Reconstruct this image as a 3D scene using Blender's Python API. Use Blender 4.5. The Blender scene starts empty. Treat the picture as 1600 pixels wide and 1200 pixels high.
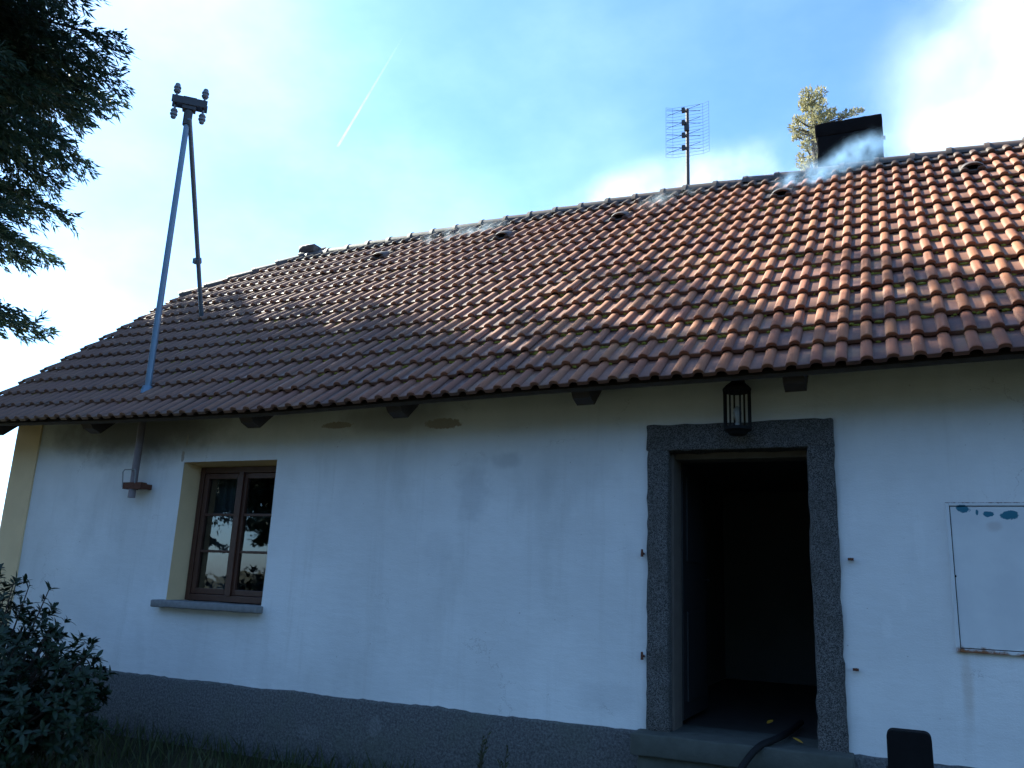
import bpy, bmesh, math, random
import numpy as np
from mathutils import Vector, Matrix
R = math.radians
random.seed(7); rng = np.random.default_rng(7)
scene = bpy.context.scene
col = scene.collection

# ------------------------------------------------------------------ camera
CAM = Vector((0, -6.145, 1.5)); FPX = 1309.0
yaw, pit, rol = R(25.135), R(13.584), R(2.494)
fw = Vector((-math.sin(yaw)*math.cos(pit), math.cos(yaw)*math.cos(pit), math.sin(pit)))
rt = fw.cross(Vector((0, 0, 1))).normalized(); up = rt.cross(fw)
rt2 = math.cos(rol)*rt + math.sin(rol)*up; up2 = -math.sin(rol)*rt + math.cos(rol)*up
cam_d = bpy.data.cameras.new('camera'); cam = bpy.data.objects.new('camera', cam_d); col.objects.link(cam)
m = Matrix((rt2, up2, -fw)).transposed().to_4x4(); m.translation = CAM; cam.matrix_world = m
cam_d.sensor_width = 36; cam_d.lens = FPX/1600*36; cam_d.clip_end = 20000; cam_d.clip_start = .05
scene.camera = cam

def ray(px, py): return (rt2*((px-800)/FPX) + up2*(-(py-600)/FPX) + fw)
def at_y(px, py, y): d = ray(px, py); return CAM + d*((y-CAM.y)/d.y)
def at_z(px, py, z): d = ray(px, py); return CAM + d*((z-CAM.z)/d.z)

# ------------------------------------------------------------------ sky, sun, exposure
SUN_EL, SUN_AZ = R(40), R(9)            # azimuth measured behind the wall plane, sun stands to the left
sdir = Vector((-math.cos(SUN_AZ)*math.cos(SUN_EL), math.sin(SUN_AZ)*math.cos(SUN_EL), math.sin(SUN_EL)))
world = bpy.data.worlds.new('World'); scene.world = world; world.use_nodes = True
nt = world.node_tree; N = nt.nodes; Lk = nt.links
N.clear()
sky = N.new('ShaderNodeTexSky'); sky.sky_type = 'NISHITA'; sky.sun_disc = False
sky.sun_elevation = SUN_EL; sky.sun_rotation = math.atan2(sdir.x, sdir.y)
sky.altitude = 400; sky.air_density = 1.0; sky.dust_density = 1.2; sky.ozone_density = 6.0
tc = N.new('ShaderNodeTexCoord'); mp = N.new('ShaderNodeMapping'); mp.inputs['Scale'].default_value = (1, 1, 1.7)
mp.inputs['Location'].default_value = (.35, .1, .2)
Lk.new(tc.outputs['Generated'], mp.inputs['Vector'])
cn = N.new('ShaderNodeTexNoise'); cn.inputs['Scale'].default_value = 1.7; cn.inputs['Detail'].default_value = 7; cn.inputs['Roughness'].default_value = .55
Lk.new(mp.outputs[0], cn.inputs['Vector'])
cr = N.new('ShaderNodeMapRange'); cr.interpolation_type = 'SMOOTHSTEP'
cr.inputs['From Min'].default_value = .40; cr.inputs['From Max'].default_value = .90
Lk.new(cn.outputs['Fac'], cr.inputs['Value'])
cm = N.new('ShaderNodeMath'); cm.operation = 'MULTIPLY_ADD'; cm.inputs[1].default_value = .55; cm.inputs[2].default_value = .10; Lk.new(cr.outputs[0], cm.inputs[0])
hs = N.new('ShaderNodeHueSaturation'); hs.inputs['Saturation'].default_value = .3; hs.inputs['Value'].default_value = 1.7
Lk.new(sky.outputs[0], hs.inputs['Color'])
mx = N.new('ShaderNodeMix'); mx.data_type = 'RGBA'
Lk.new(cm.outputs[0], mx.inputs[0]); Lk.new(sky.outputs[0], mx.inputs[6]); Lk.new(hs.outputs[0], mx.inputs[7])
bg = N.new('ShaderNodeBackground'); bg.inputs['Strength'].default_value = .055
wo = N.new('ShaderNodeOutputWorld'); Lk.new(mx.outputs[2], bg.inputs['Color']); Lk.new(bg.outputs[0], wo.inputs['Surface'])
sl = bpy.data.lights.new('sun', 'SUN'); sl.energy = 5.0; sl.angle = R(.5); sl.color = (1, .80, .56)
so = bpy.data.objects.new('sun', sl); col.objects.link(so)
so.rotation_euler = sdir.to_track_quat('Z', 'Y').to_euler(); so.location = (-20, 5, 20)
vs = scene.view_settings; vs.view_transform = 'Standard'; vs.look = 'None'; vs.gamma = 1; vs.use_curve_mapping = False
vs.exposure = 2.32
vs.use_white_balance = True; vs.white_balance_temperature = 5000; vs.white_balance_tint = -2   # the camera's cool daylight setting
scene.render.engine = 'CYCLES'; cy = scene.cycles
cy.max_bounces = 8; cy.diffuse_bounces = 3; cy.glossy_bounces = 3; cy.transparent_max_bounces = 12; cy.volume_bounces = 2
cy.volume_step_rate = 2.0; cy.volume_max_steps = 128; cy.use_denoising = True; cy.sample_clamp_indirect = 6

# ------------------------------------------------------------------ material helpers
class NT:
    def __init__(s, name):
        s.m = bpy.data.materials.new(name); s.m.use_nodes = True; s.t = s.m.node_tree; s.n = s.t.nodes; s.l = s.t.links
        s.b = s.n['Principled BSDF']; s.out = s.n['Material Output']
        s.geo = s.n.new('ShaderNodeNewGeometry'); s.tc = s.n.new('ShaderNodeTexCoord')
    def link(s, a, b): s.l.new(a, b)
    def val(s, sock, v):
        if isinstance(v, bpy.types.NodeSocket): s.l.new(v, sock)
        elif isinstance(v, tuple) and len(v) == 3 and sock.type == 'RGBA': sock.default_value = (*v, 1)
        else: sock.default_value = v
    def noise(s, scale, detail=4, rough=.55, vec=None, out='Fac', stretch=None):
        v = vec or s.geo.outputs['Position']
        if stretch:
            q = s.n.new('ShaderNodeMapping'); q.inputs['Scale'].default_value = stretch; s.l.new(v, q.inputs['Vector']); v = q.outputs[0]
        k = s.n.new('ShaderNodeTexNoise'); k.inputs['Scale'].default_value = scale; k.inputs['Detail'].default_value = detail
        k.inputs['Roughness'].default_value = rough; s.l.new(v, k.inputs['Vector']); return k.outputs[out]
    def math(s, op, a, b=0., c=0.):
        k = s.n.new('ShaderNodeMath'); k.operation = op; s.val(k.inputs[0], a); s.val(k.inputs[1], b); s.val(k.inputs[2], c); return k.outputs[0]
    def step(s, v, a, b):
        k = s.n.new('ShaderNodeMapRange'); k.interpolation_type = 'SMOOTHSTEP'; s.l.new(v, k.inputs[0])
        k.inputs[1].default_value = a; k.inputs[2].default_value = b; return k.outputs[0]
    def mix(s, f, a, b):
        k = s.n.new('ShaderNodeMix'); k.data_type = 'RGBA'; s.val(k.inputs[0], f); s.val(k.inputs[6], a); s.val(k.inputs[7], b); return k.outputs[2]
    def sep(s, v=None):
        k = s.n.new('ShaderNodeSeparateXYZ'); s.l.new(v or s.geo.outputs['Position'], k.inputs[0]); return k.outputs
    def bump(s, h, strength=.3, dist=.01):
        k = s.n.new('ShaderNodeBump'); k.inputs['Strength'].default_value = strength; k.inputs['Distance'].default_value = dist
        s.val(k.inputs['Height'], h); s.l.new(k.outputs[0], s.b.inputs['Normal']); return s
    def attr(s, name, out='Fac'):
        k = s.n.new('ShaderNodeAttribute'); k.attribute_name = name; return k.outputs[out]
    def base(s, c, rough=.8, spec=None, metal=0.):
        s.val(s.b.inputs['Base Color'], c); s.val(s.b.inputs['Roughness'], rough); s.b.inputs['Metallic'].default_value = metal
        if spec is not None: s.val(s.b.inputs['Specular IOR Level'], spec)
        return s
    def spot(s, cx, cz, rx, rz, wob=.5, ns=9., soft=.25):
        x, y, z = s.sep()
        a = s.math('DIVIDE', s.math('SUBTRACT', x, cx), rx); b = s.math('DIVIDE', s.math('SUBTRACT', z, cz), rz)
        d = s.math('SQRT', s.math('ADD', s.math('MULTIPLY', a, a), s.math('MULTIPLY', b, b)))
        d = s.math('ADD', d, s.math('MULTIPLY', s.math('SUBTRACT', s.noise(ns, 5, .6), .5), wob*2))
        return s.math('SUBTRACT', 1., s.step(d, 1-soft, 1+soft))

def simple(name, c, rough=.7, var=.25, scale=8., metal=0., bump=.0, bscale=60., spec=None):
    k = NT(name); n = k.noise(scale, 5)
    dark = tuple(v*(1-var) for v in c); lite = tuple(min(1, v*(1+var)) for v in c)
    k.base(k.mix(n, dark, lite), rough, spec, metal)
    if bump: k.bump(k.noise(bscale, 4), bump, .004)
    return k.m

def m_plaster():
    k = NT('white_plaster')
    x, y, z = k.sep()
    c = k.mix(k.step(k.noise(1.1, 6, .6), .35, .7), (.70, .70, .69), (.80, .80, .79))
    c = k.mix(k.math('MULTIPLY', k.step(k.noise(2.2, 5, .6, stretch=(1, 1, .35)), .52, .75), .35), c, (.52, .52, .50))
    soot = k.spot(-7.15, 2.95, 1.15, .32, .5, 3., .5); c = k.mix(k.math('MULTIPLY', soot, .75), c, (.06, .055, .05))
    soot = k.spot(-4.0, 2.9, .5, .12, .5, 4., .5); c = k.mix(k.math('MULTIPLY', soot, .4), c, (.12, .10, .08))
    # fallen plaster
    for cx, cz, rx, rz in ((-3.52, 2.83, .17, .045), (-4.62, 2.86, .16, .03), (-6.46, 2.62, .02, .06), (-6.43, 2.78, .012, .06)):
        c = k.mix(k.spot(cx, cz, rx, rz, .6, 30., .12), c, (.40, .355, .30))
    # vague grey weather patches, pale scuffs beside the door, small specks
    for cx, cz, rx, rz, f in ((-3.2, 2.25, .14, .22, .28), (-2.55, 2.35, .5, .22, .12), (-2.9, 2.5, .12, .06, .3), (-3.5, 1.75, .12, .18, .12), (-2.0, .75, .22, .1, .15)):
        c = k.mix(k.math('MULTIPLY', k.spot(cx, cz, rx, rz, .7, 7., .5), f), c, (.30, .31, .33))
    for cx, cz, rx, rz, f in ((-.13, 1.35, .03, .07, .2), (-.02, 1.5, .02, .05, .15), (.1, 1.9, .03, .16, .15)):
        c = k.mix(k.math('MULTIPLY', k.spot(cx, cz, rx, rz, .6, 18., .3), f), c, (.88, .88, .87))
    c = k.mix(k.math('MULTIPLY', k.spot(.31, 1.02, .03, .2, .5, 9., .5), .25), c, (.4, .27, .15))
    c = k.mix(k.math('MULTIPLY', k.step(k.noise(31, 2, .5), .74, .77), .45), c, (.25, .22, .2))
    # rain streaks, hairline cracks
    stv = k.step(k.noise(5.5, 6, .7, stretch=(1, 1, .06)), .52, .72); c = k.mix(k.math('MULTIPLY', stv, .16), c, (.40, .38, .34))
    vo = k.n.new('ShaderNodeTexVoronoi'); vo.feature = 'DISTANCE_TO_EDGE'; vo.inputs['Scale'].default_value = .75
    wv = k.n.new('ShaderNodeVectorMath'); wv.operation = 'MULTIPLY_ADD'; k.link(k.noise(3.5, 6, .65, out='Color'), wv.inputs[0]); wv.inputs[1].default_value = (.5, .5, .5); k.link(k.geo.outputs['Position'], wv.inputs[2]); k.link(wv.outputs[0], vo.inputs['Vector'])
    crk = k.math('MULTIPLY', k.math('SUBTRACT', 1., k.step(vo.outputs['Distance'], .0008, .0035)), k.step(k.noise(.9, 3), .52, .6))
    c = k.mix(k.math('MULTIPLY', crk, .28), c, (.22, .2, .18))
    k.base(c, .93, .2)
    tro = k.noise(13, 4, .55, stretch=(.5, 1, 1.4))
    k.bump(k.math('ADD', k.math('ADD', k.noise(95, 5, .65), k.math('MULTIPLY', tro, 1.6)), k.math('MULTIPLY', crk, -1.)), .32, .007)
    return k.m
def m_roughcast():
    k = NT('grey_roughcast')
    n = k.noise(55, 5, .7); c = k.mix(k.step(n, .3, .7), (.06, .06, .06), (.165, .165, .165))
    c = k.mix(k.math('MULTIPLY', k.step(k.noise(2.4, 5, .6), .45, .75), .6), c, (.11, .12, .10))
    c = k.mix(k.math('MULTIPLY', k.spot(-3.95, .36, .06, .09, 1.6, 40., .15), .18), c, (.3, .3, .3))
    c = k.mix(k.math('MULTIPLY', k.spot(-4.6, .25, .1, .06, 1.2, 34., .15), .12), c, (.3, .3, .3))
    k.base(c, .95, .2); k.bump(k.math('ADD', n, k.noise(22, 4)), .9, .012); return k.m
def m_granite():
    k = NT('granite')
    v = k.n.new('ShaderNodeTexVoronoi'); v.inputs['Scale'].default_value = 190; k.link(k.geo.outputs['Position'], v.inputs['Vector'])
    g = k.n.new('ShaderNodeRGBToBW'); k.link(v.outputs['Color'], g.inputs[0])
    c = k.mix(k.step(g.outputs[0], .25, .8), (.035, .034, .034), (.17, .165, .16))
    c = k.mix(k.math('MULTIPLY', k.step(k.noise(5, 5, .6), .4, .7), .45), c, (.06, .058, .05))
    k.base(c, .85, .3); k.bump(k.math('ADD', g.outputs[0], k.math('MULTIPLY', k.noise(14, 4), 2.)), .7, .006); return k.m
def m_tile(sooty=False):
    k = NT('sooty_ridge_tile' if sooty else 'clay_tile')
    oi = k.n.new('ShaderNodeObjectInfo')
    r = k.math('FRACT', k.math('ADD', k.attr('rnd'), oi.outputs['Random'])); roll = k.attr('roll')
    cr = k.n.new('ShaderNodeValToRGB'); k.link(r, cr.inputs[0]); e = cr.color_ramp.elements
    e[0].position = 0; e[0].color = (0.267, 0.105, 0.046, 1); e[1].position = 1; e[1].color = (0.316, 0.136, 0.061, 1)
    for p, cc in ((.22, (0.307, 0.132, 0.064)), (.45, (0.202, 0.074, 0.046)), (.62, (0.348, 0.155, 0.071)), (.8, (0.243, 0.090, 0.066)), (.92, (0.307, 0.147, 0.064))):
        q = e.new(p); q.color = (*cc, 1)
    c = k.mix(.35, cr.outputs[0], (0.304, 0.124, 0.060))
    c = k.mix(k.math('MULTIPLY', k.step(k.noise(7, 6, .65), .4, .75), .5), c, (0.184, 0.080, 0.046))
    n2 = k.noise(26, 5, .65)
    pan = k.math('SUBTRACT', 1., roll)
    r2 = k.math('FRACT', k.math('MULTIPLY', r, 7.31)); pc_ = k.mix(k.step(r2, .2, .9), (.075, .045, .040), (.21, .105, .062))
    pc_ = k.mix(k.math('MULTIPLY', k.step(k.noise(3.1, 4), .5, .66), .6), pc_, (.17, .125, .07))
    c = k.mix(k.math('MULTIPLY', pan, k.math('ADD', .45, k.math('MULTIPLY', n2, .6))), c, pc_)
    x, y, z = k.sep()
    # weathering: older, greyer tiles toward the gable end
    old = k.math('MULTIPLY', k.step(k.math('ADD', x, k.math('MULTIPLY', k.noise(.6, 4), 3.)), 1.5, -6.5), .55)
    old = k.math('SUBTRACT', .6, k.math('MULTIPLY', k.step(k.math('ADD', x, k.math('MULTIPLY', k.noise(.6, 4), 3.)), -6.5, 1.5), .6))
    c = k.mix(old, c, (.185, .140, .115))
    lich = k.step(k.noise(48, 3, .6), .68, .74); c = k.mix(k.math('MULTIPLY', lich, .5), c, (.30, .29, .24))
    if sooty: c = k.mix(k.math('ADD', .55, k.math('MULTIPLY', k.noise(6, 4), .5)), c, (.055, .05, .045))
    k.base(c, k.math('ADD', k.math('ADD', .42, k.math('MULTIPLY', roll, .2)), k.math('MULTIPLY', n2, .25)), k.math('SUBTRACT', .38, k.math('MULTIPLY', roll, .15)))
    k.bump(k.math('ADD', k.noise(120, 4, .6), k.math('MULTIPLY', n2, .8)), .22, .004); return k.m
def m_leaf(name, c, c2, rough=.5, trans=.25):
    k = NT(name); oi = k.n.new('ShaderNodeObjectInfo')
    r = k.math('FRACT', k.math('ADD', k.attr('rnd'), oi.outputs['Random']))
    k.base(k.mix(r, c, c2), rough, .4)
    t = k.n.new('ShaderNodeBsdfTranslucent'); k.link(k.mix(r, c, c2), t.inputs[0])
    mxs = k.n.new('ShaderNodeMixShader'); mxs.inputs[0].default_value = trans
    k.link(k.b.outputs[0], mxs.inputs[1]); k.link(t.outputs[0], mxs.inputs[2]); k.link(mxs.outputs[0], k.out.inputs[0]); return k.m
def m_glass():
    k = NT('window_glass'); k.n.remove(k.b)
    fr = k.n.new('ShaderNodeFresnel'); fr.inputs[0].default_value = 1.52
    g = k.n.new('ShaderNodeBsdfGlossy'); g.inputs['Roughness'].default_value = .012; g.inputs['Color'].default_value = (.95, .97, 1, 1)
    t = k.n.new('ShaderNodeBsdfTransparent'); t.inputs[0].default_value = (.72, .76, .76, 1)
    x = k.n.new('ShaderNodeMixShader'); f2 = k.math('MINIMUM', k.math('MULTIPLY', fr.outputs[0], 2.2), 1.)
    bp = k.n.new('ShaderNodeBump'); bp.inputs['Strength'].default_value = .04; bp.inputs['Distance'].default_value = .02
    k.link(k.noise(5, 2), bp.inputs['Height']); k.link(bp.outputs[0], g.inputs['Normal'])
    k.link(f2, x.inputs[0]); k.link(t.outputs[0], x.inputs[1]); k.link(g.outputs[0], x.inputs[2]); k.link(x.outputs[0], k.out.inputs[0]); return k.m
def m_cabinet():
    k = NT('cabinet_paint')
    c = k.mix(k.step(k.noise(3, 5), .35, .7), (.62, .63, .64), (.70, .71, .71))
    for cx, cz, rx, rz in ((.362, 2.105, .038, .028), (.50, 2.075, .030, .016), (.62, 2.07, .05, .026), (.44, 2.085, .008, .016)):
        c = k.mix(k.spot(cx, cz, rx, rz, .9, 30., .10), c, (.045, .15, .22))
    c = k.mix(k.math('MULTIPLY', k.spot(.53, 2.0, .04, .03, .5, 20., .5), .4), c, (.42, .36, .34))
    x, y, z = k.sep()
    b = k.math('SUBTRACT', 1., k.step(k.math('ADD', z, k.math('MULTIPLY', k.noise(13, 5, .65), -.16)), 1.135, 1.175))
    c = k.mix(b, c, (.20, .085, .03))
    b2 = k.step(k.math('ADD', z, k.math('MULTIPLY', k.noise(40, 5, .65), .03)), 2.158, 2.166); c = k.mix(b2, c, (.09, .04, .02))
    c = k.mix(k.step(k.noise(33, 3, .6), .75, .78), c, (.25, .12, .05))
    k.base(c, .55, .4); return k.m

M = dict(
    wire=simple('dull_grid_wire', (.22, .24, .26), .95, .1, 10, spec=.0),
    plaster=m_plaster(), rough=m_roughcast(), granite=m_granite(), tile=m_tile(), soot_tile=m_tile(True), glass=m_glass(), cabinet=m_cabinet(),
    cream=simple('cream_plaster', (.72, .56, .32), .92, .16, 3, bump=.4, bscale=80),
    wood=simple('dark_brown_window_wood', (.065, .028, .016), .5, .35, 14), rafter=simple('aged_rafter_wood', (.06, .045, .035), .85, .4, 9, bump=.3),
    deck=simple('dark_roof_boards', (.05, .04, .032), .9, .4, 6), sillstone=simple('stone_sill', (.20, .20, .20), .85, .4, 22, bump=.5),
    concrete=simple('threshold_concrete', (.07, .075, .065), .9, .4, 12, bump=.6), chim=simple('sooty_chimney_render', (.010, .009, .009), .95, .4, 6, bump=.8, bscale=25, spec=.05),
    galv=simple('blue_grey_painted_steel', (.16, .21, .27), .45, .2, 10, metal=.3), mauve=simple('faded_pipe_paint', (.20, .17, .18), .6, .3, 8),
    rust=simple('rusty_iron', (.10, .040, .022), .9, .5, 40, bump=.5), iron=simple('black_iron', (.009, .009, .010), .75, .3, 20, spec=.25),
    porcelain=simple('grey_porcelain', (.13, .14, .16), .35, .2, 10), alu=simple('weathered_aluminium', (.30, .31, .32), .5, .2, 10, metal=.7),
    plast=simple('dark_plastic', (.03, .028, .03), .5, .3, 10), antmast=simple('brown_mast_pipe', (.085, .06, .05), .6, .4, 8),
    lining=simple('worn_lining', (.12, .105, .09), .8, .3, 10), doorpaint=simple('grey_door_paint', (.025, .025, .028), .6, .15, 5),
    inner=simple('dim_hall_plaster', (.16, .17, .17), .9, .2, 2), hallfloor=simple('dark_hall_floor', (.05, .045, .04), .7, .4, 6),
    bulb=simple('frosted_bulb', (.28, .28, .26), .4, .05, 10), rubber=simple('black_rubber_hose', (.008, .008, .009), .7, .3, 20, spec=.25),
    post=simple('charred_dark_post', (.008, .008, .009), .9, .4, 12, bump=.4, spec=.15), moss=simple('moss', (.20, .19, .018), .95, .5, 60, bump=.8, bscale=200),
    yleaf=simple('yellow_leaf', (.55, .33, .03), .6, .2, 30), stem=simple('dry_stem', (.05, .045, .025), .9, .4, 20),
    bark=simple('bark', (.055, .042, .034), .95, .5, 9, bump=.9, bscale=20), curtain=simple('net_curtain', (.16, .18, .20), .9, .1, 4),
    fir=m_leaf('fir_needles', (.018, .036, .020), (.038, .062, .032), .55, .22), pine=m_leaf('pale_pine_needles', (.24, .22, .10), (.34, .31, .16), .6, .45),
    laurel=m_leaf('laurel_leaf', (.008, .020, .008), (.020, .036, .013), .5, .10), weed=m_leaf('weed_leaf', (.03, .045, .015), (.06, .06, .02), .6, .2),
    grass=m_leaf('grass_blade', (.03, .05, .012), (.07, .075, .025), .6, .2))

# ------------------------------------------------------------------ object helpers
def tag(o, label=None, cat=None, group=None, kind=None):
    if label: o['label'] = label
    if cat: o['category'] = cat
    if group: o['group'] = group
    if kind: o['kind'] = kind
    return o
def empty(name, loc=(0, 0, 0)):
    o = bpy.data.objects.new(name, None); col.objects.link(o); o.location = loc; o.empty_display_size = .1; return o
def link(name, me, mat=None, parent=None):
    if mat is not None and not me.materials: me.materials.append(mat)
    o = bpy.data.objects.new(name, me); col.objects.link(o)
    if parent is not None:
        o.parent = parent
        q = parent; off = Vector()
        while q is not None: off += q.location; q = q.parent
        o.location = -off
    return o
class MB:
    def __init__(s): s.v = []; s.f = []
    def add(s, vs, fs):
        n = len(s.v); s.v += [tuple(p) for p in vs]; s.f += [tuple(i+n for i in f) for f in fs]; return s
    def box(s, lo, hi, jit=0):
        x0, y0, z0 = lo; x1, y1, z1 = hi
        vs = [(x0, y0, z0), (x1, y0, z0), (x1, y1, z0), (x0, y1, z0), (x0, y0, z1), (x1, y0, z1), (x1, y1, z1), (x0, y1, z1)]
        if jit: vs = [tuple(c+random.uniform(-jit, jit) for c in v) for v in vs]
        return s.add(vs, [(0, 3, 2, 1), (4, 5, 6, 7), (0, 1, 5, 4), (1, 2, 6, 5), (2, 3, 7, 6), (3, 0, 4, 7)])
    def tube(s, pts, rad, seg=8, cap=True):
        pts = [Vector(p) for p in pts]; n = len(pts)
        rad = rad if isinstance(rad, (list, tuple)) else [rad]*n
        t0 = (pts[1]-pts[0]).normalized(); a = t0.orthogonal().normalized(); vs = []; fs = []
        for i, p in enumerate(pts):
            t = (pts[min(i+1, n-1)]-pts[max(i-1, 0)]).normalized()
            a = (a - t*a.dot(t)).normalized(); b = t.cross(a)
            for k in range(seg):
                q = 2*math.pi*k/seg; vs.append(p + (a*math.cos(q)+b*math.sin(q))*rad[i])
        for i in range(n-1):
            for k in range(seg): fs.append((i*seg+k, i*seg+(k+1) % seg, (i+1)*seg+(k+1) % seg, (i+1)*seg+k))
        if cap: fs.append(tuple(range(seg-1, -1, -1))); fs.append(tuple((n-1)*seg+k for k in range(seg)))
        return s.add(vs, fs)
    def lathe(s, o, axis, prof, seg=14):
        axis = Vector(axis).normalized(); a = axis.orthogonal().normalized(); b = axis.cross(a); vs = []; fs = []
        for h, r in prof:
            for k in range(seg):
                q = 2*math.pi*k/seg; vs.append(Vector(o)+axis*h+(a*math.cos(q)+b*math.sin(q))*r)
        for i in range(len(prof)-1):
            for k in range(seg): fs.append((i*seg+k, i*seg+(k+1) % seg, (i+1)*seg+(k+1) % seg, (i+1)*seg+k))
        fs.append(tuple(range(seg-1, -1, -1))); fs.append(tuple((len(prof)-1)*seg+k for k in range(seg)))
        return s.add(vs, fs)
    def mesh(s, name, smooth=False, bevel=0, bseg=2):
        me = bpy.data.meshes.new(name); me.from_pydata(s.v, [], s.f); me.validate()
        if bevel:
            bm = bmesh.new(); bm.from_mesh(me); bmesh.ops.bevel(bm, geom=bm.edges[:], offset=bevel, segments=bseg, affect='EDGES', profile=.6); bm.to_mesh(me); bm.free()
        if smooth:
            me.shade_smooth()
            me.set_sharp_from_angle(angle=R(40))
        return me
    def build(s, name, mat, parent=None, smooth=False, bevel=0): return link(name, s.mesh(name, smooth, bevel), mat, parent)
def box(name, lo, hi, mat, parent=None, bevel=.004, jit=0): return MB().box(lo, hi, jit).build(name, mat, parent, bevel=bevel)
def rough_block(name, lo, hi, mat, parent, step=.06, amp=.006, seed=0):
    """A stone block: subdivided box with worn, uneven faces and rounded arrises."""
    bm = bmesh.new(); bmesh.ops.create_cube(bm, size=1)
    lo = Vector(lo); hi = Vector(hi); d = hi-lo
    for v in bm.verts: v.co = Vector((lo[i]+(v.co[i]+.5)*d[i] for i in range(3)))
    bmesh.ops.bevel(bm, geom=bm.edges[:], offset=.012, segments=2, affect='EDGES', profile=.5)
    for ax in range(3):
        n = int(d[ax]/step)
        for i in range(1, n):
            p = lo.copy(); p[ax] = lo[ax]+d[ax]*i/n; nn = Vector((0, 0, 0)); nn[ax] = 1
            bmesh.ops.bisect_plane(bm, geom=bm.verts[:]+bm.edges[:]+bm.faces[:], plane_co=p, plane_no=nn)
    from mathutils import noise as mn
    for v in bm.verts:
        v.co += mn.noise_vector(v.co*9+Vector((seed*7, 0, 0)))*amp + mn.noise_vector(v.co*30)*amp*.5
    me = bpy.data.meshes.new(name); bm.to_mesh(me); bm.free(); me.shade_smooth(); me.set_sharp_from_angle(angle=R(50))
    return link(name, me, mat, parent)
def attr_rnd(me, per_poly_groups):
    a = me.attributes.new('rnd', 'FLOAT', 'FACE'); a.data.foreach_set('value', np.asarray(per_poly_groups, dtype=np.float32))

# ------------------------------------------------------------------ ground
def ground_h(x, y): return -.03*math.sin(x*.7+y*.4)*min(1, abs(y)/3) if abs(x) < 60 and abs(y) < 60 else 0
gb = MB(); gl = [-4000, -1500, -500, -150, -60, -30] + [i*.8 for i in range(-25, 26)] + [30, 60, 150, 500, 1500, 4000]
gv = [(x, y, ground_h(x, y)-.002) for y in gl for x in gl]; n = len(gl)
gb.add(gv, [(j*n+i, j*n+i+1, (j+1)*n+i+1, (j+1)*n+i) for j in range(n-1) for i in range(n-1)])
k = NT('meadow_ground')
k.base(k.mix(k.step(k.noise(1.3, 6, .65), .35, .7), (.020, .024, .010), (.050, .044, .024)), .95, .15); k.bump(k.noise(25, 5, .7), .8, .03)
tag(gb.build('ground', k.m, smooth=True), kind='structure')

# ------------------------------------------------------------------ house shell
house = empty('house', (-2.5, 3.3, 0))
tag(house, 'single-storey white plastered cottage with red clay tile roof', 'house')
HX0, HX1, HY1 = -9.05, 5.2, 6.7
WT = .45
def wall_grid(xs, zs, holes, yfun, step=.16):
    def refine(a):
        o = []
        for p, q in zip(a[:-1], a[1:]):
            n = max(1, round((q-p)/step)); o += [p+(q-p)*i/n for i in range(n)]
        return o+[a[-1]]
    X = refine(xs); Z = refine(zs); b = MB(); nx = len(X)
    b.v = [(x, yfun(x, z), z) for z in Z for x in X]
    for j in range(len(Z)-1):
        for i in range(nx-1):
            cx = (X[i]+X[i+1])/2; cz = (Z[j]+Z[j+1])/2
            if any(h[0] < cx < h[1] and h[2] < cz < h[3] for h in holes): continue
            b.f.append((j*nx+i, j*nx+i+1, (j+1)*nx+i+1, (j+1)*nx+i))
    return b
from mathutils import noise as mnoise
WIN = (-6.43, -5.27, 1.22, 2.56); DOR = (-1.62, -.50, .40, 2.60); CAB = (.275, .985, 1.235, 2.135)
def wob(x, z): return .011*mnoise.noise(Vector((x*.9, z*.9, 3.1))) + .004*mnoise.noise(Vector((x*3, z*3, 8.)))
wb = wall_grid([-8.61, WIN[0], WIN[1], DOR[0], DOR[1], CAB[0], CAB[1], HX1], [.3, DOR[2], WIN[2], CAB[2], CAB[3], WIN[3], DOR[3], 3.2], [WIN, DOR, CAB], wob)
wb.build('wall', M['plaster'], house, smooth=True)
cb = wall_grid([HX0, -8.61], [.3, 3.2], [], lambda x, z: wob(x, z)+.012)
cb.add([(-8.61, -.02, .3), (-8.61, .03, .3), (-8.61, .03, 3.2), (-8.61, -.02, 3.2)], [(0, 1, 2, 3)])
cb.build('corner_band', M['cream'], house, smooth=True)['label'] = 'cream painted band at the house corner'
wb2 = MB().box((WIN[0]-.35, .06, WIN[2]-.3), (WIN[0], WT, WIN[3]+.3)).box((WIN[1], .06, WIN[2]-.3), (WIN[1]+.3, WT, WIN[3]+.3)) \
    .box((WIN[0], .06, WIN[3]), (WIN[1], WT, WIN[3]+.3)).box((WIN[0], .06, WIN[2]-.3), (WIN[1], WT, WIN[2]))
# plastered window reveals
rv = MB()
x0, x1, z0, z1 = WIN
def revq(a, b, c, d): rv.add([a, b, c, d], [(0, 1, 2, 3)])
e = .012
revq((x0, -.0, z0), (x0+.03, .32, z0), (x0+.03, .32, z1), (x0, -.0, z1)); revq((x1, -.0, z1), (x1-.03, .32, z1), (x1-.03, .32, z0), (x1, -.0, z0))
revq((x0, -.0, z1), (x0, .32, z1-.03), (x1, .32, z1-.03), (x1, -.0, z1)); revq((x0, 0, z0), (x1, 0, z0), (x1, .32, z0+.01), (x0, .32, z0+.01))
rv.build('window_reveal', M['cream'], house)
ow = MB()                                                      # gable, back and far end walls
ow.add([(HX0, .02, 0), (HX0, HY1, 0), (HX0, HY1, 3.0), (HX0, HY1-2.1, 4.9), (HX0, 2.1, 4.9), (HX0, .02, 3.0)], [(0, 1, 2, 3, 4, 5)][::1])
ow.build('gable_wall', M['plaster'], house)
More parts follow.
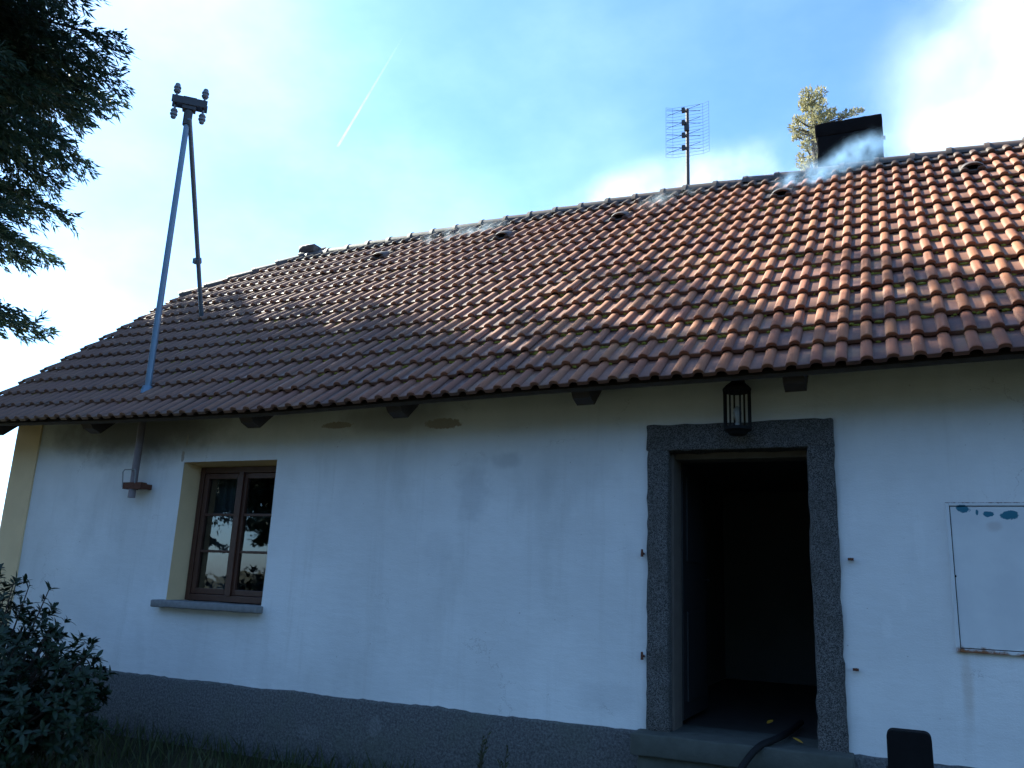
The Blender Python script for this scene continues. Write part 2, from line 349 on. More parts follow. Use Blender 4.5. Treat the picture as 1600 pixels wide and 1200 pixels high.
MB().add([(HX0, HY1, 0), (HX1, HY1, 0), (HX1, HY1, 3.2), (HX0, HY1, 3.2)], [(0, 1, 2, 3)]).build('back_wall', M['plaster'], house)
MB().add([(HX1, 0, 0), (HX1, HY1, 0), (HX1, HY1, 3.2), (HX1, 3.35, 6.1), (HX1, 0, 3.2)], [(0, 1, 2, 3, 4)]).build('end_wall', M['plaster'], house)
# plinth: uneven top edge, proud of the wall, open at the door
def plinth(xa, xb):
    b = MB(); n = int((xb-xa)/.05); ring = []
    for i in range(n+1):
        x = xa+(xb-xa)*i/n; t = .548+.012*mnoise.noise(Vector((x*2.2, 0, 5)))+.010*mnoise.noise(Vector((x*14, 0, 2))); w = .008*mnoise.noise(Vector((x*3, 1, 1)))
        b.v += [(x, -.045+w, -.3), (x, -.04+w, .2), (x, -.036+w, t-.018), (x, -.026+w, t-.004), (x, .03, t+.012)]
    for i in range(n):
        for j in range(4): b.f.append((i*5+j, (i+1)*5+j, (i+1)*5+j+1, i*5+j+1))
    b.f += [(0, 1, 2, 3, 4), tuple(n*5+j for j in (4, 3, 2, 1, 0))]
    return b.build('plinth', M['rough'], house, smooth=True)
plinth(HX0-.03, -1.70); plinth(-.43, HX1)

# ------------------------------------------------------------------ roof
P = R(40.6); OV = .55; ZE = 2.925; GA = .32; TW = .305; NC = 16
eu = Vector((1, 0, 0)); ev = Vector((0, math.cos(P), math.sin(P))); en = Vector((0, -math.sin(P), math.cos(P)))
VX0, VX1 = -9.40, 5.55
SAGX = [-9.5, -8.7, -7, -5.1, -2.45, -.75, .7, 5.6]; SAGZ = [.02, .01, -.03, -.05, .0, .018, .045, .05]
CRX = [-9.5, -7.9, -5, -2.2, 1.4, 5.6]; CRZ = [-.03, -.02, .05, .09, .02, -.02]
def RP(u, v, w=0):
    f = min(max(v/5.1, 0), 1); z = (1-f)*float(np.interp(u, SAGX, SAGZ)) + f*float(np.interp(u, CRX, CRZ))
    return Vector((u, -OV, ZE)) + ev*v + en*w + Vector((0, 0, z))
roof = empty('roof', (0, 0, 0)); roof.parent = house; roof.location = -house.location
LR = GA*NC                                                      # slope length
HIPV, HIPX = 3.78, -7.92                                        # hip: leaves the verge at HIPV and reaches the ridge at HIPX
YR = -OV + LR*math.cos(P); ZR = ZE + LR*math.sin(P)
# tile mesh: two rolls, pans between; local x across, y up the slope, z off the roof
def tile_profile():
    pr = [(-.012, 0, 0), (.03, 0, 0), (.074, .001, 0)]
    for c in (.1125, .265):
        w = .0385
        for i in range(7):
            a = math.pi*(1-i/6); pr.append((c+w*math.cos(a), .002+.029*math.sin(a)**.85, math.sin(a)**.6 if 0 < i < 6 else 0))
        if c < .2: pr += [(.155, .001, 0), (.19, 0, 0), (.222, .001, 0)]
    return pr
PROF = tile_profile()
def tile_mesh(name, under=False, seed=0):
    rr = random.Random(seed); L = .40; th = .026; t0 = .054
    b = MB(); n = len(PROF); roll = []
    rows = ((0.0, t0-.006), (.007, t0), (L, .001))
    for v, w in rows:
        for x, z, r in PROF:
            jig = rr.uniform(-.0018, .0018) if v < .1 else 0
            b.v.append((x, v+jig, z+w)); roll.append(r)
    for j in range(2):
        for i in range(n-1): b.f.append((j*n+i, j*n+i+1, (j+1)*n+i+1, (j+1)*n+i))
    k0 = len(b.v)
    for x, z, r in PROF: b.v.append((x, .0, z+rows[0][1])); roll.append(r)
    for x, z, r in PROF: b.v.append((x, .004, z+t0-th-.008)); roll.append(0)
    for i in range(n-1): b.f.append((k0+n+i, k0+n+i+1, k0+i+1, k0+i))
    if under:
        k1 = len(b.v)
        for x, z, r in PROF: b.v.append((x, .004, z+t0-th-.008)); roll.append(0)
        for x, z, r in PROF: b.v.append((x, L, z-th)); roll.append(0)
        for i in range(n-1): b.f.append((k1+n+i, k1+n+i+1, k1+i+1, k1+i))
    k2 = len(b.v)                                              # left and right cheeks
    for s in (0, n-1):
        x, z, r = PROF[s]
        b.v += [(x, 0, z+t0-.006), (x, L, z+.001), (x, L, z-th), (x, .004, z+t0-th-.008)]; roll += [0]*4
    b.f += [(k2, k2+1, k2+2, k2+3), (k2+7, k2+6, k2+5, k2+4)]
    me = bpy.data.meshes.new(name); me.from_pydata(b.v, [], b.f); me.shade_smooth(); me.set_sharp_from_angle(angle=R(50))
    a = me.attributes.new('roll', 'FLOAT', 'POINT'); a.data.foreach_set('value', roll)
    me.materials.append(M['tile']); return me
TM = [tile_mesh('roof_tile', False, i) for i in range(4)]; TE = [tile_mesh('eave_tile', True, i+9) for i in range(2)]
def tile_matrix(u, v, ru=0., rw=0.):
    o = RP(u, v); px = (RP(u+TW, v)-o).normalized(); py = (RP(u, v+GA)-o).normalized(); pz = px.cross(py).normalized(); py = pz.cross(px)
    mt = Matrix((px, py, pz)).transposed().to_4x4(); mt.translation = o + pz*rw
    return mt @ Matrix.Rotation(ru, 4, 'Z')
def hip_v(u): return HIPV + (LR-HIPV)*(u-VX0)/(HIPX-VX0)
ncol = int((VX1-VX0)/TW)+1
cells = []
inv = cam.matrix_world.inverted()
VENTPX = ((600, 402), (780, 378), (985, 343), (1222, 308), (1500, 266))
vents = []
for px, py in VENTPX:
    d = ray(px, py); o0 = RP(0, 0); t = (o0-CAM).dot(en)/d.dot(en); q = CAM+d*t
    ci = int((q.x-VX0)/TW); vents.append((ci, 13))
for r in range(NC):
    for c in range(ncol):
        u = VX0+c*TW; v = r*GA
        hv = hip_v(u+TW/2)
        if u < HIPX and v > hip_v(u+TW)+.02: continue
        if u+TW > VX1+.1: continue
        ctr = inv @ RP(u+TW/2, v+GA/2)
        px = 800+FPX*ctr.x/-ctr.z; py = 600-FPX*ctr.y/-ctr.z
        vis = -20 < px < 1620 and -20 < py < 1220
        cells.append((0 if vis else 1, -ctr.z, r, c, u, v, u < HIPX and v+.42 > hip_v(u)))
cells.sort()
vent_set = set(vents)
n_obj = 0; sv = []; sf = []; sr = []; sroll = []; soots = [[], [], []]
def bis(me, u, v, mt):
    """cut a tile along the hip line"""
    bm = bmesh.new(); bm.from_mesh(me); bm.transform(mt)
    a = RP(VX0, HIPV); b = RP(HIPX, LR); d = (b-a).normalized(); nn = d.cross(en).normalized()
    if nn.x > 0: nn = -nn
    bmesh.ops.bisect_plane(bm, geom=bm.verts[:]+bm.edges[:]+bm.faces[:], plane_co=a, plane_no=nn, clear_outer=True)
    m2 = bpy.data.meshes.new('roof_tile_cut'); bm.to_mesh(m2); bm.free(); return m2
roll_buf = []
for vis, dist, r, c, u, v, cut in cells:
    me = TE[c % 2] if r == 0 else TM[(c*7+r*3) % 4]
    mt = tile_matrix(u, v, random.gauss(0, .009), random.uniform(-.003, .004)+(.012 if random.random() < .02 else 0))
    top = r >= NC-1
    if (c, r) in vent_set: continue
    if not cut and not top and n_obj < 298 and vis == 0:
        o = link('roof_tile', me, None, roof); o.matrix_local = mt; n_obj += 1   # roof and house offsets cancel
        continue
    m2 = me
    if cut:
        m2 = bis(me, u, v, mt); mm = Matrix()
        if len(m2.polygons) == 0: continue
    else: mm = mt
    k0 = len(sv); nvv = len(m2.vertices); co = np.empty(nvv*3); m2.vertices.foreach_get('co', co); co = co.reshape(-1, 3)
    A = np.array(mm); co = co@A[:3, :3].T + A[:3, 3]
    ra = np.zeros(nvv, np.float32); m2.attributes['roll'].data.foreach_get('value', ra)
    sv += co.tolist(); sroll += ra.tolist(); fr = random.random()
    for p in m2.polygons: sf.append(tuple(i+k0 for i in p.vertices)); sr.append(fr + (10 if top else 0))
def tile_field(name, sel, mat):
    idx = [i for i, x in enumerate(sr) if sel(x)]
    used = sorted({q for i in idx for q in sf[i]}); mp_ = {q: j for j, q in enumerate(used)}
    me = bpy.data.meshes.new(name); me.from_pydata([sv[q] for q in used], [], [tuple(mp_[q] for q in sf[i]) for i in idx])
    me.shade_smooth(); me.set_sharp_from_angle(angle=R(50))
    attr_rnd(me, [sr[i] % 10 for i in idx]); a = me.attributes.new('roll', 'FLOAT', 'POINT'); a.data.foreach_set('value', [sroll[q] for q in used])
    o = link(name, me, mat, roof); o['kind'] = 'stuff'; return o
tile_field('tile_field', lambda x: x < 5, M['tile'])
tile_field('sooty_top_course', lambda x: x >= 5, M['soot_tile'])['label'] = 'soot-darkened top course of tiles under the ridge'
# vent tiles: a tile with a raised hood
def vent_mesh():
    base = TM[0].copy(); bm = bmesh.new(); bm.from_mesh(base)
    n0 = len(bm.verts); W = .11; seg = 10; rows = [(.0, .092, .11), (.03, .095, .112), (.12, .075, .105), (.24, .03, .08), (.30, .0, .05)]
    rings = []
    for v, h, w in rows:
        rings.append([bm.verts.new((.19+w*math.cos(math.pi*(1-i/seg)), v+.03, .028+max(h, .002)*math.sin(math.pi*i/seg)**.8 if 0 < i < seg else .02)) for i in range(seg+1)])
    for a, b in zip(rings[:-1], rings[1:]):
        for i in range(seg): bm.faces.new((a[i], a[i+1], b[i+1], b[i]))
    inn = [bm.verts.new((.19+(x.co.x-.19)*.82, x.co.y+.003, .026+(x.co.z-.026)*.78)) for x in rings[0]]
    for i in range(seg): bm.faces.new((rings[0][i+1], rings[0][i], inn[i], inn[i+1]))
    bk = [bm.verts.new((x.co.x, x.co.y+.09, x.co.z)) for x in inn]
    for i in range(seg): bm.faces.new((inn[i+1], inn[i], bk[i], bk[i+1]))
    me = bpy.data.meshes.new('vent_tile'); bm.to_mesh(me); bm.free(); me.shade_smooth(); me.set_sharp_from_angle(angle=R(50))
    me.materials.clear(); me.materials.append(M['soot_tile']); return me
VM = vent_mesh()
for ci, r in vents:
    o = link('vent_tile', VM, None, roof); o.matrix_local = tile_matrix(VX0+ci*TW, r*GA)
# ridge and hip caps
def cap_mesh(name, L, r0, r1, flat=.8, ang=R(118), seg=10, th=.016):
    b = MB(); rows = [(0, r0), (.05, r0+.004), (.055, r0-.006), (L, r1)]
    for y, r in rows:
        for i in range(seg+1):
            a = math.pi/2 + ang*(i/seg-.5)*1.55; b.v.append((r*math.cos(a)*1.0, y, r*math.sin(a)*flat))
    n = seg+1
    for j in range(3):
        for i in range(seg): b.f.append((j*n+i+1, j*n+i, (j+1)*n+i, (j+1)*n+i+1))
    k0 = len(b.v)
    for i in range(n): x, y, z = b.v[i]; b.v.append((x, y, z))
    for i in range(n): x, y, z = b.v[i]; b.v.append((x*.9, y+.002, z-th))
    for i in range(n-1): b.f.append((k0+i, k0+i+1, k0+n+i+1, k0+n+i))
    me = bpy.data.meshes.new(name); me.from_pydata(b.v, [], b.f); me.shade_smooth(); me.set_sharp_from_angle(angle=R(50)); me.materials.append(M['soot_tile']); return me
CM = cap_mesh('ridge_tile', .45, .155, .135)
def put_caps(name, a, b, step, upv, lift, me=CM):
    d = (b-a); n = max(1, int(d.length/step)); d.normalize()
    for i in range(n+1):
        q = a+d*step*i + Vector(upv)*(lift+random.uniform(-.004, .004))
        if i == n and (b-(a+d*step*i)).length < .1: break
        z = (Vector(upv) - d*d.dot(Vector(upv))).normalized(); x = d.cross(z)
        dd = (d - z*.028).normalized(); zz = x.cross(dd)
        mt = Matrix((x, dd, zz)).transposed().to_4x4(); mt.translation = q
        o = link(name, me, None, roof); o.matrix_local = mt @ Matrix.Rotation(random.gauss(0, .012), 4, 'Z')
# ridge follows the crowned line, in three straight runs; the exposed end of each cap looks to the gable
pts = [HIPX, -5, -2.2, 1.4, VX1]
for ua, ub in zip(pts[:-1], pts[1:]): put_caps('ridge_tile', RP(ua, LR), RP(ub, LR), .36, (0, 0, 1), -.055)
HM = cap_mesh('hip_tile', .43, .14, .115)
hipn = (en + Vector((-.55, 0, .83))).normalized()
put_caps('hip_tile', RP(VX0+.02, HIPV+.02), RP(HIPX, LR), .36, hipn, -.01, HM)
# hip starter block at the ridge end and rounded cap at the foot of the hip
q = RP(HIPX+.02, LR)
rough_block('ridge_end_block', q+Vector((-.16, -.12, .02)), q+Vector((.12, .12, .15)), M['soot_tile'], roof, .05, .012, 3)
q = RP(VX0+.06, HIPV+.02)
MB().lathe(q-Vector((.0, .0, .06)), (RP(HIPX, LR)-RP(VX0, HIPV)), [(-.06, .02), (-.045, .075), (0, .115), (.10, .13), (.12, .12)], 14).build('hip_end_cap', M['soot_tile'], roof, smooth=True)
# roof boards under the tiles, hip slope, back slope
def deckpts(v, w): return [RP(u, v, w) for u in np.linspace(VX0+.02, VX1, 30)]
b = MB()
vsteps = np.linspace(.03, LR, 14); us = np.linspace(VX0+.03, VX1, 40)
for w in (-.012, -.045):
    k0 = len(b.v)
    for v in vsteps:
        for u in us: b.v.append(tuple(RP(u, min(v, hip_v(u)-.03) if u < HIPX else v, w)))
    for j in range(len(vsteps)-1):
        for i in range(len(us)-1): b.f.append((k0+j*40+i, k0+j*40+i+1, k0+(j+1)*40+i+1, k0+(j+1)*40+i))
k1 = 14*40
b.f += [(i, i+1, k1+i+1, k1+i) for i in range(39)] + [(j*40, (j+1)*40, k1+(j+1)*40, k1+j*40) for j in range(13)]
b.build('roof_boards', M['deck'], roof)
pr, ph, pv = RP(HIPX, LR, -.02), RP(VX0, HIPV, -.02), RP(VX0, 0, -.02)
mir = lambda p: Vector((p.x, 2*YR-p.y, p.z))
MB().add([ph, mir(ph), pr], [(0, 1, 2)]).build('hip_slope', M['tile'], roof)
rr_ = RP(VX1, LR, -.02)
MB().add([mir(pv), mir(RP(VX1, 0, -.02)), rr_, pr, mir(ph)], [(0, 1, 2, 3, 4)]).build('back_slope', M['tile'], roof)
# barge board below the verge
a0, a1 = RP(VX0+.035, -.0, -.05), RP(VX0+.035, HIPV-.05, -.05)
b = MB()
for x in (0, .028):
    for p_, h in ((a0, 0), (a1, 0), (a1, -.15), (a0, -.15)): b.v.append((p_.x+x, p_.y, p_.z+h))
b.f = [(0, 1, 2, 3), (7, 6, 5, 4), (0, 4, 5, 1), (1, 5, 6, 2), (2, 6, 7, 3), (3, 7, 4, 0)]
b.build('barge_board', M['rafter'], roof)
# rafter tails
def rafter(x, w=.14, h=.16):
    b = MB(); v0, v1 = .07, .95
    pts = [(v0, -.047), (v1, -.047), (v1, -.047-h), (v0+.05, -.047-h), (v0-.0, -.047-h*.45)]
    for xx in (x-w/2, x+w/2):
        for v, ww in pts: b.v.append(tuple(RP(xx, v, ww)))
    n = len(pts); b.f = [tuple(range(n-1, -1, -1)), tuple(range(n, 2*n))] + [(i, (i+1) % n, n+(i+1) % n, n+i) for i in range(n)]
    return b.build('rafter_tail', M['rafter'], house)
for x in (-8.85, -7.35, -5.30, -3.74, -2.11, -.60, 1.0, 2.6, 4.2): rafter(x)
# moss along the course joints
mb = MB(); ico = bmesh.new(); bmesh.ops.create_icosphere(ico, subdivisions=1, radius=1); iv = [v.co.copy() for v in ico.verts]; jf = [tuple(v.index for v in f.verts) for f in ico.faces]; ico.free()
for r in range(1, 13):
    for c in range(ncol):
        u = VX0+c*TW
        if u > 2.5 or (u < HIPX and r*GA > hip_v(u)-.2): continue
        dens = mnoise.noise(Vector((u*.5, r*.6, 1.7)))*.5+.5
        dens *= (1.0 if 2 <= r <= 8 else .35)*(1 if u > -7 else .5)
        for k_ in range(9):
            if random.random() > dens*1.05: continue
            uu = u + random.choice((random.uniform(.155, .222), random.uniform(0., .07)))
            s = random.uniform(.007, .017)
            cpos = RP(uu, r*GA-random.uniform(-.004, .010), random.uniform(.012, .024))
            sc_ = Vector((s*random.uniform(1.2, 2.4), s, s*random.uniform(.7, 1.2)))
            mb.add([cpos + eu*(p.x*sc_.x) + ev*(p.y*sc_.y*.8) + en*(p.z*sc_.z) for p in iv], jf)
o = mb.build('moss', M['moss'], roof, smooth=True); o['kind'] = 'stuff'; o['label'] = 'yellow-green moss along the tile joints'
# chimney behind the ridge
ch = empty('chimney'); ch.parent = house; ch.location = -house.location
cx0, cx1, cy0, cy1 = -.655, .072, 3.48, 4.02
rough_block('stack', (cx0+.008, cy0, 5.3), (cx1-.006, cy1, 6.86), M['chim'], ch, .07, .011, 1)
rough_block('crown', (cx0-.006, cy0-.006, 6.855), (cx1+.001, cy1+.006, 7.03), M['chim'], ch, .06, .012, 2)
box('flue_opening', (cx0+.15, cy0+.14, 7.0), (cx1-.15, cy1-.14, 7.05), M['iron'], ch)
box('iron_clip', (cx1-.02, cy0-.03, 6.69), (cx1+.025, cy0+.02, 6.72), M['rust'], ch)

# ------------------------------------------------------------------ door
df = empty('door_frame'); df.parent = house; df.location = -house.location
rough_block('jamb', (-1.715, -.035, .555), (-1.555, .20, 2.545), M['granite'], df, .06, .012, 4)
rough_block('jamb', (-.575, -.035, .50), (-.395, .20, 2.545), M['granite'], df, .06, .012, 5)
rough_block('lintel', (-1.722, -.038, 2.535), (-.392, .20, 2.735), M['granite'], df, .06, .012, 6)
rough_block('threshold', (-1.78, -.20, .42), (-.36, .42, .565), M['concrete'], df, .07, .007, 7)
rough_block('step', (-1.74, -.16, -.1), (-.40, .1, .425), M['concrete'], df, .08, .01, 8)
ln = MB().box((-1.585, .055, .56), (-1.537, .30, 2.52)).box((-.588, .21, .56), (-.555, .30, 2.52)).box((-1.537, .12, 2.49), (-.585, .30, 2.54))
ln.build('door_lining', M['lining'], df, bevel=.004)
lf = empty('door_leaf'); lf.parent = house; lf.location = -house.location
box('panel', (-1.58, .34, .60), (-1.537, 1.20, 2.50), M['doorpaint'], lf)
for z in (.72, 1.75): box('raised_panel', (-1.538, .46, z), (-1.527, 1.08, z+.65), M['doorpaint'], lf)
MB().tube([(-1.537, 1.12, 1.62), (-1.495, 1.12, 1.62), (-1.485, 1.01, 1.62)], .009).build('handle', M['iron'], lf, smooth=True)
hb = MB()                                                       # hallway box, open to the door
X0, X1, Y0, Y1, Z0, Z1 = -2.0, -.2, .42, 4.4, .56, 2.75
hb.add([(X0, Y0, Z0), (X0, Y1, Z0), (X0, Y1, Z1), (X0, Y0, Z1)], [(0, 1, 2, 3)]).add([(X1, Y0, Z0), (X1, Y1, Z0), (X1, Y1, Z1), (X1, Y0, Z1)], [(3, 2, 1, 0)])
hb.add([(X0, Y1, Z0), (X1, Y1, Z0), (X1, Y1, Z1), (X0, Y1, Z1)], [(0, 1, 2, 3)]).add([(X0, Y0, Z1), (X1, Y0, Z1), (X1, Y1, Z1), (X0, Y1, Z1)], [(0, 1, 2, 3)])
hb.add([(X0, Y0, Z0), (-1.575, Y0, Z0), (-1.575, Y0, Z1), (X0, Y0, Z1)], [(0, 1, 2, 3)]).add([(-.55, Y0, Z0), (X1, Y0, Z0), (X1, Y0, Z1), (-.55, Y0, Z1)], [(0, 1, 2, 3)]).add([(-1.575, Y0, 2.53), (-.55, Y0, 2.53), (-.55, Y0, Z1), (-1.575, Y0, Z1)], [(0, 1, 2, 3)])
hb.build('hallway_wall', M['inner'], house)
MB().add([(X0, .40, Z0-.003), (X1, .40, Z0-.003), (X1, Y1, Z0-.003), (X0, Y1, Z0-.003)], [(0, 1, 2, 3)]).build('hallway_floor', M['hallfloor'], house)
# iron hinge pins left in the wall beside the door
for (px, py), vert in (((1005, 865), 1), ((1005, 1025), 1), ((1330, 874), 0), ((1338, 1046), 0)):
    q = at_y(px, py, -.01)
    b = MB().tube([q+Vector((0, .06, 0)), q+Vector((0, -.035, 0))], .009, 8)
    if vert: b.tube([q+Vector((0, -.03, -.024)), q+Vector((0, -.032, .03))], [.011, .008], 8)
    else: b.box(q+Vector((-.02, -.028, -.008)), q+Vector((.016, -.012, .008)))
    b.build('hinge_pin', M['rust'], house, smooth=True)

# ------------------------------------------------------------------ window
wn = empty('window'); wn.parent = house; wn.location = -house.location
FX0, FX1, FZ0, FZ1, FY = -6.40, -5.30, 1.243, 2.535, .20
def fr(name, x0, x1, z0, z1, y0, y1, bev=.005): return box(name, (x0, y0, z0), (x1, y1, z1), M['wood'], wn, bev)
fr('frame', FX0, FX0+.055, FZ0, FZ1, FY, FY+.09); fr('frame', FX1-.055, FX1, FZ0, FZ1, FY, FY+.09)
fr('frame', FX0+.055, FX1-.055, FZ1-.06, FZ1, FY, FY+.09); fr('frame', FX0+.055, FX1-.055, FZ0, FZ0+.06, FY, FY+.09)
MC = -5.855
fr('mullion', MC-.03, MC+.03, FZ0+.055, FZ1-.055, FY-.014, FY+.03)
for xa, xb in ((FX0+.06, MC-.012), (MC+.012, FX1-.06)):
    za, zb = FZ0+.064, FZ1-.064; y0, y1 = FY+.008, FY+.055; s = .052
    fr('sash', xa, xa+s, za, zb, y0, y1); fr('sash', xb-s, xb, za, zb, y0, y1)
    fr('sash', xa+s, xb-s, za, za+s, y0, y1); fr('sash', xa+s, xb-s, zb-s, zb, y0, y1)
    hh = (zb-za-2*s)/3
    for i in (1, 2): fr('glazing_bar', xa+s, xb-s, za+s+hh*i-.012, za+s+hh*i+.012, y0+.006, y1-.006, .003)
    for i in range(3):
        z = za+s+hh*i; t = random.uniform(-.003, .003); t2 = random.uniform(-.003, .003)
        MB().add([(xa+s-.004, y0+.024, z), (xb-s+.004, y0+.024+t, z), (xb-s+.004, y0+.024+t2, z+hh), (xa+s-.004, y0+.024+t2-t, z+hh)], [(0, 1, 2, 3)]).build('pane', M['glass'], wn)
rough_block('sill', (-6.525, -.10, 1.172), (-5.245, .20, 1.238), M['sillstone'], wn, .05, .006, 11)
cu = MB()
for side in (0, 1):                                             # net curtain hanging behind the panes
    xa, xb = ((-6.36, -6.06), (-5.62, -5.34))[side]; k0 = len(cu.v); nn = 30
    for i in range(nn+1):
        x = xa+(xb-xa)*i/nn; y = FY+.20+.018*math.sin(i*1.9)
        cu.v += [(x, y, 1.28), (x, y, 2.5)]
    cu.f += [(k0+2*i, k0+2*i+2, k0+2*i+3, k0+2*i+1) for i in range(nn)]
cu.build('curtain', M['curtain'], wn, smooth=True)
rm = MB(); X0, X1, Y0, Y1, Z0, Z1 = -7.6, -4.2, .40, 3.6, .5, 2.7
rm.add([(X0, Y0, Z0), (X0, Y1, Z0), (X0, Y1, Z1), (X0, Y0, Z1)], [(0, 1, 2, 3)]).add([(X1, Y0, Z0), (X1, Y1, Z0), (X1, Y1, Z1), (X1, Y0, Z1)], [(3, 2, 1, 0)])
rm.add([(X0, Y1, Z0), (X1, Y1, Z0), (X1, Y1, Z1), (X0, Y1, Z1)], [(0, 1, 2, 3)]).add([(X0, Y0, Z1), (X1, Y0, Z1), (X1, Y1, Z1), (X0, Y1, Z1)], [(0, 1, 2, 3)]).add([(X0, Y0, Z0), (X1, Y0, Z0), (X1, Y1, Z0), (X0, Y1, Z0)], [(0, 1, 2, 3)])
rm.add([(X0, Y0, Z0), (-6.46, Y0, Z0), (-6.46, Y0, Z1), (X0, Y0, Z1)], [(0, 1, 2, 3)]).add([(-5.24, Y0, Z0), (X1, Y0, Z0), (X1, Y0, Z1), (-5.24, Y0, Z1)], [(0, 1, 2, 3)])
rm.build('room_wall', M['inner'], house)

# ------------------------------------------------------------------ meter cabinet
mc = empty('meter_cabinet', (.63, 0, 1.22))
tag(mc, 'white metal meter cabinet with blue paint chips and rusty lower edge', 'cabinet')
b = MB(); x0, x1, z0, z1 = .262, 1.0, 1.222, 2.150; t = .022
b.box((x0, -.022, z0), (x0+t, .10, z1)).box((x1-t, -.022, z0), (x1, .10, z1)).box((x0+t, -.022, z1-t), (x1-t, .10, z1)).box((x0+t, -.022, z0), (x1-t, .10, z0+t))
b.build('cabinet_frame', M['cabinet'], mc, bevel=.003)
box('cabinet_door', (x0+t+.005, -.014, z0+t+.005), (x1-t-.005, .0, z1-t-.005), M['cabinet'], mc, .003)
box('cabinet_body', (x0+t, .02, z0+t), (x1-t, .14, z1-t), M['iron'], mc)
q = at_y(1489, 900, -.016)
MB().lathe(q+Vector((.012, .004, 0)), (0, -1, 0), [(0, .009), (.006, .008)], 10).build('lock', M['iron'], mc)

# ------------------------------------------------------------------ wall lantern
lx, ly, lz = -1.02, -.165, 2.80
la = empty('wall_lantern', (lx, 0, lz)); tag(la, 'black iron cage lantern with clear bulb above the doorway', 'lamp')
b = MB(); hr = .098
MB().lathe((lx, ly, lz-.155), (0, 0, 1), [(-.035, .02), (-.03, .06), (-.01, .075), (0, hr), (.022, hr), (.024, .06)], 16).build('lamp_base', M['iron'], la, smooth=True)
MB().lathe((lx, ly, lz+.125), (0, 0, 1), [(0, hr), (.02, hr+.004), (.05, .075), (.085, .03), (.11, .012), (.125, .012)], 16).build('lamp_cap', M['iron'], la, smooth=True)
for i in range(8):
    a = 2*math.pi*i/8+.39; p0 = Vector((lx+hr*.94*math.cos(a), ly+hr*.94*math.sin(a), lz-.14))
    MB().tube([p0, p0+Vector((0, 0, .27))], .0075, 6).build('cage_bar', M['iron'], la)
MB().lathe((lx, ly, lz-.13), (0, 0, 1), [(0, .018), (.03, .018), (.035, .014), (.06, .022), (.10, .031), (.13, .026), (.15, .008)], 14).build('bulb', M['bulb'], la, smooth=True)
MB().tube([(lx, ly, lz+.24), (lx, ly+.02, lz+.275), (lx, -.06, lz+.28), (lx, .02, lz+.23)], .010, 8).box((lx-.03, -.02, lz+.16), (lx+.03, .01, lz+.29)).build('bracket', M['iron'], la, smooth=True)

# ------------------------------------------------------------------ electric service mast
mx_, my_ = -6.965, -.11
ms = empty('electric_mast', (mx_, my_, 2.2)); tag(ms, 'blue-grey electric service mast with four insulators rising through the roof', 'mast')
MB().tube([(mx_, my_, 3.2), (mx_, my_, 6.62)], [.033, .030], 14).build('pole', M['galv'], ms, smooth=True)
MB().tube([(mx_, my_, 2.20), (mx_, my_, 3.25)], .036, 14).build('lower_pipe', M['mauve'], ms, smooth=True)
q = RP(mx_, (my_+OV)/math.cos(P)); MB().lathe(q+Vector((0, 0, -.02)), (0, 0, 1), [(0, .085), (.05, .062), (.085, .05), (.09, .046)], 14).build('roof_collar', M['galv'], ms, smooth=True)
d = ray(315, 497); o0 = RP(-8, 2.6, .03); t = (o0-CAM).dot(en)/d.dot(en); foot = CAM+d*t
top = Vector((mx_+.01, my_+.05, 6.30)); dv = (top-foot)
MB().tube([foot-dv*.06, foot+dv*.30, foot+dv*.86, foot+dv*1.05], [.027, .027, .027, .024], 10).build('strut', M['galv'], ms, smooth=True)
q = foot+dv*.335; MB().tube([q-dv*.012, q+dv*.012], .042, 10).box(q+Vector((-.06, -.03, -.035)), q+Vector((-.02, .02, .03))).build('strut_clamp', M['galv'], ms)
MB().tube([(mx_, my_, 6.33), (mx_, my_, 6.50)], .047, 12).build('head_sleeve', M['plast'], ms, smooth=True)
AZ = 6.60
a0 = at_z(272, 141, AZ+.03); a1 = at_z(328, 153, AZ+.03)
ac = Vector((mx_, my_, AZ)); ad = (a1-a0); ad.z = 0; hl = ad.length/2; ad.normalize(); an = Vector((-ad.y, ad.x, 0)); print('arm', hl, ad)
b = MB()
for s in (-1, 1):
    vs_ = [ac+an*(s*.05)+ad*x+Vector((0, 0, z)) + an*(s*y) for x in (-hl, hl) for y in (0, .012) for z in (-.045, .045)]
    b.add(vs_, [(0, 1, 3, 2), (4, 6, 7, 5), (0, 4, 5, 1), (2, 3, 7, 6), (0, 2, 6, 4), (1, 5, 7, 3)])
vs_ = [ac+an*y+ad*x+Vector((0, 0, z)) for x in (-.07, .07) for y in (-.05, .05) for z in (-.09, .058)]
b.add(vs_, [(0, 1, 3, 2), (4, 6, 7, 5), (0, 4, 5, 1), (2, 3, 7, 6), (0, 2, 6, 4), (1, 5, 7, 3)])
b.build('crossarm', M['plast'], ms, bevel=.003)
INS = [(0, .014), (.05, .014), (.052, .032), (.075, .046), (.082, .044), (.09, .034), (.10, .034), (.108, .046), (.125, .044), (.132, .030), (.15, .034), (.165, .026), (.172, .01)]
for s in (-1, 1):
    for dz in (1, -1):
        base = ac+ad*(s*(hl-.04))+Vector((0, 0, .05*dz))
        MB().lathe(base, (0.02*s, 0, dz), [(h_, r_*.88) for h_, r_ in INS], 14).build('insulator', M['porcelain'], ms, smooth=True)
        MB().tube([base-Vector((0, 0, .13*dz)), base+Vector((0, 0, .06*dz))], .009, 6).build('pin', M['rust'], ms)
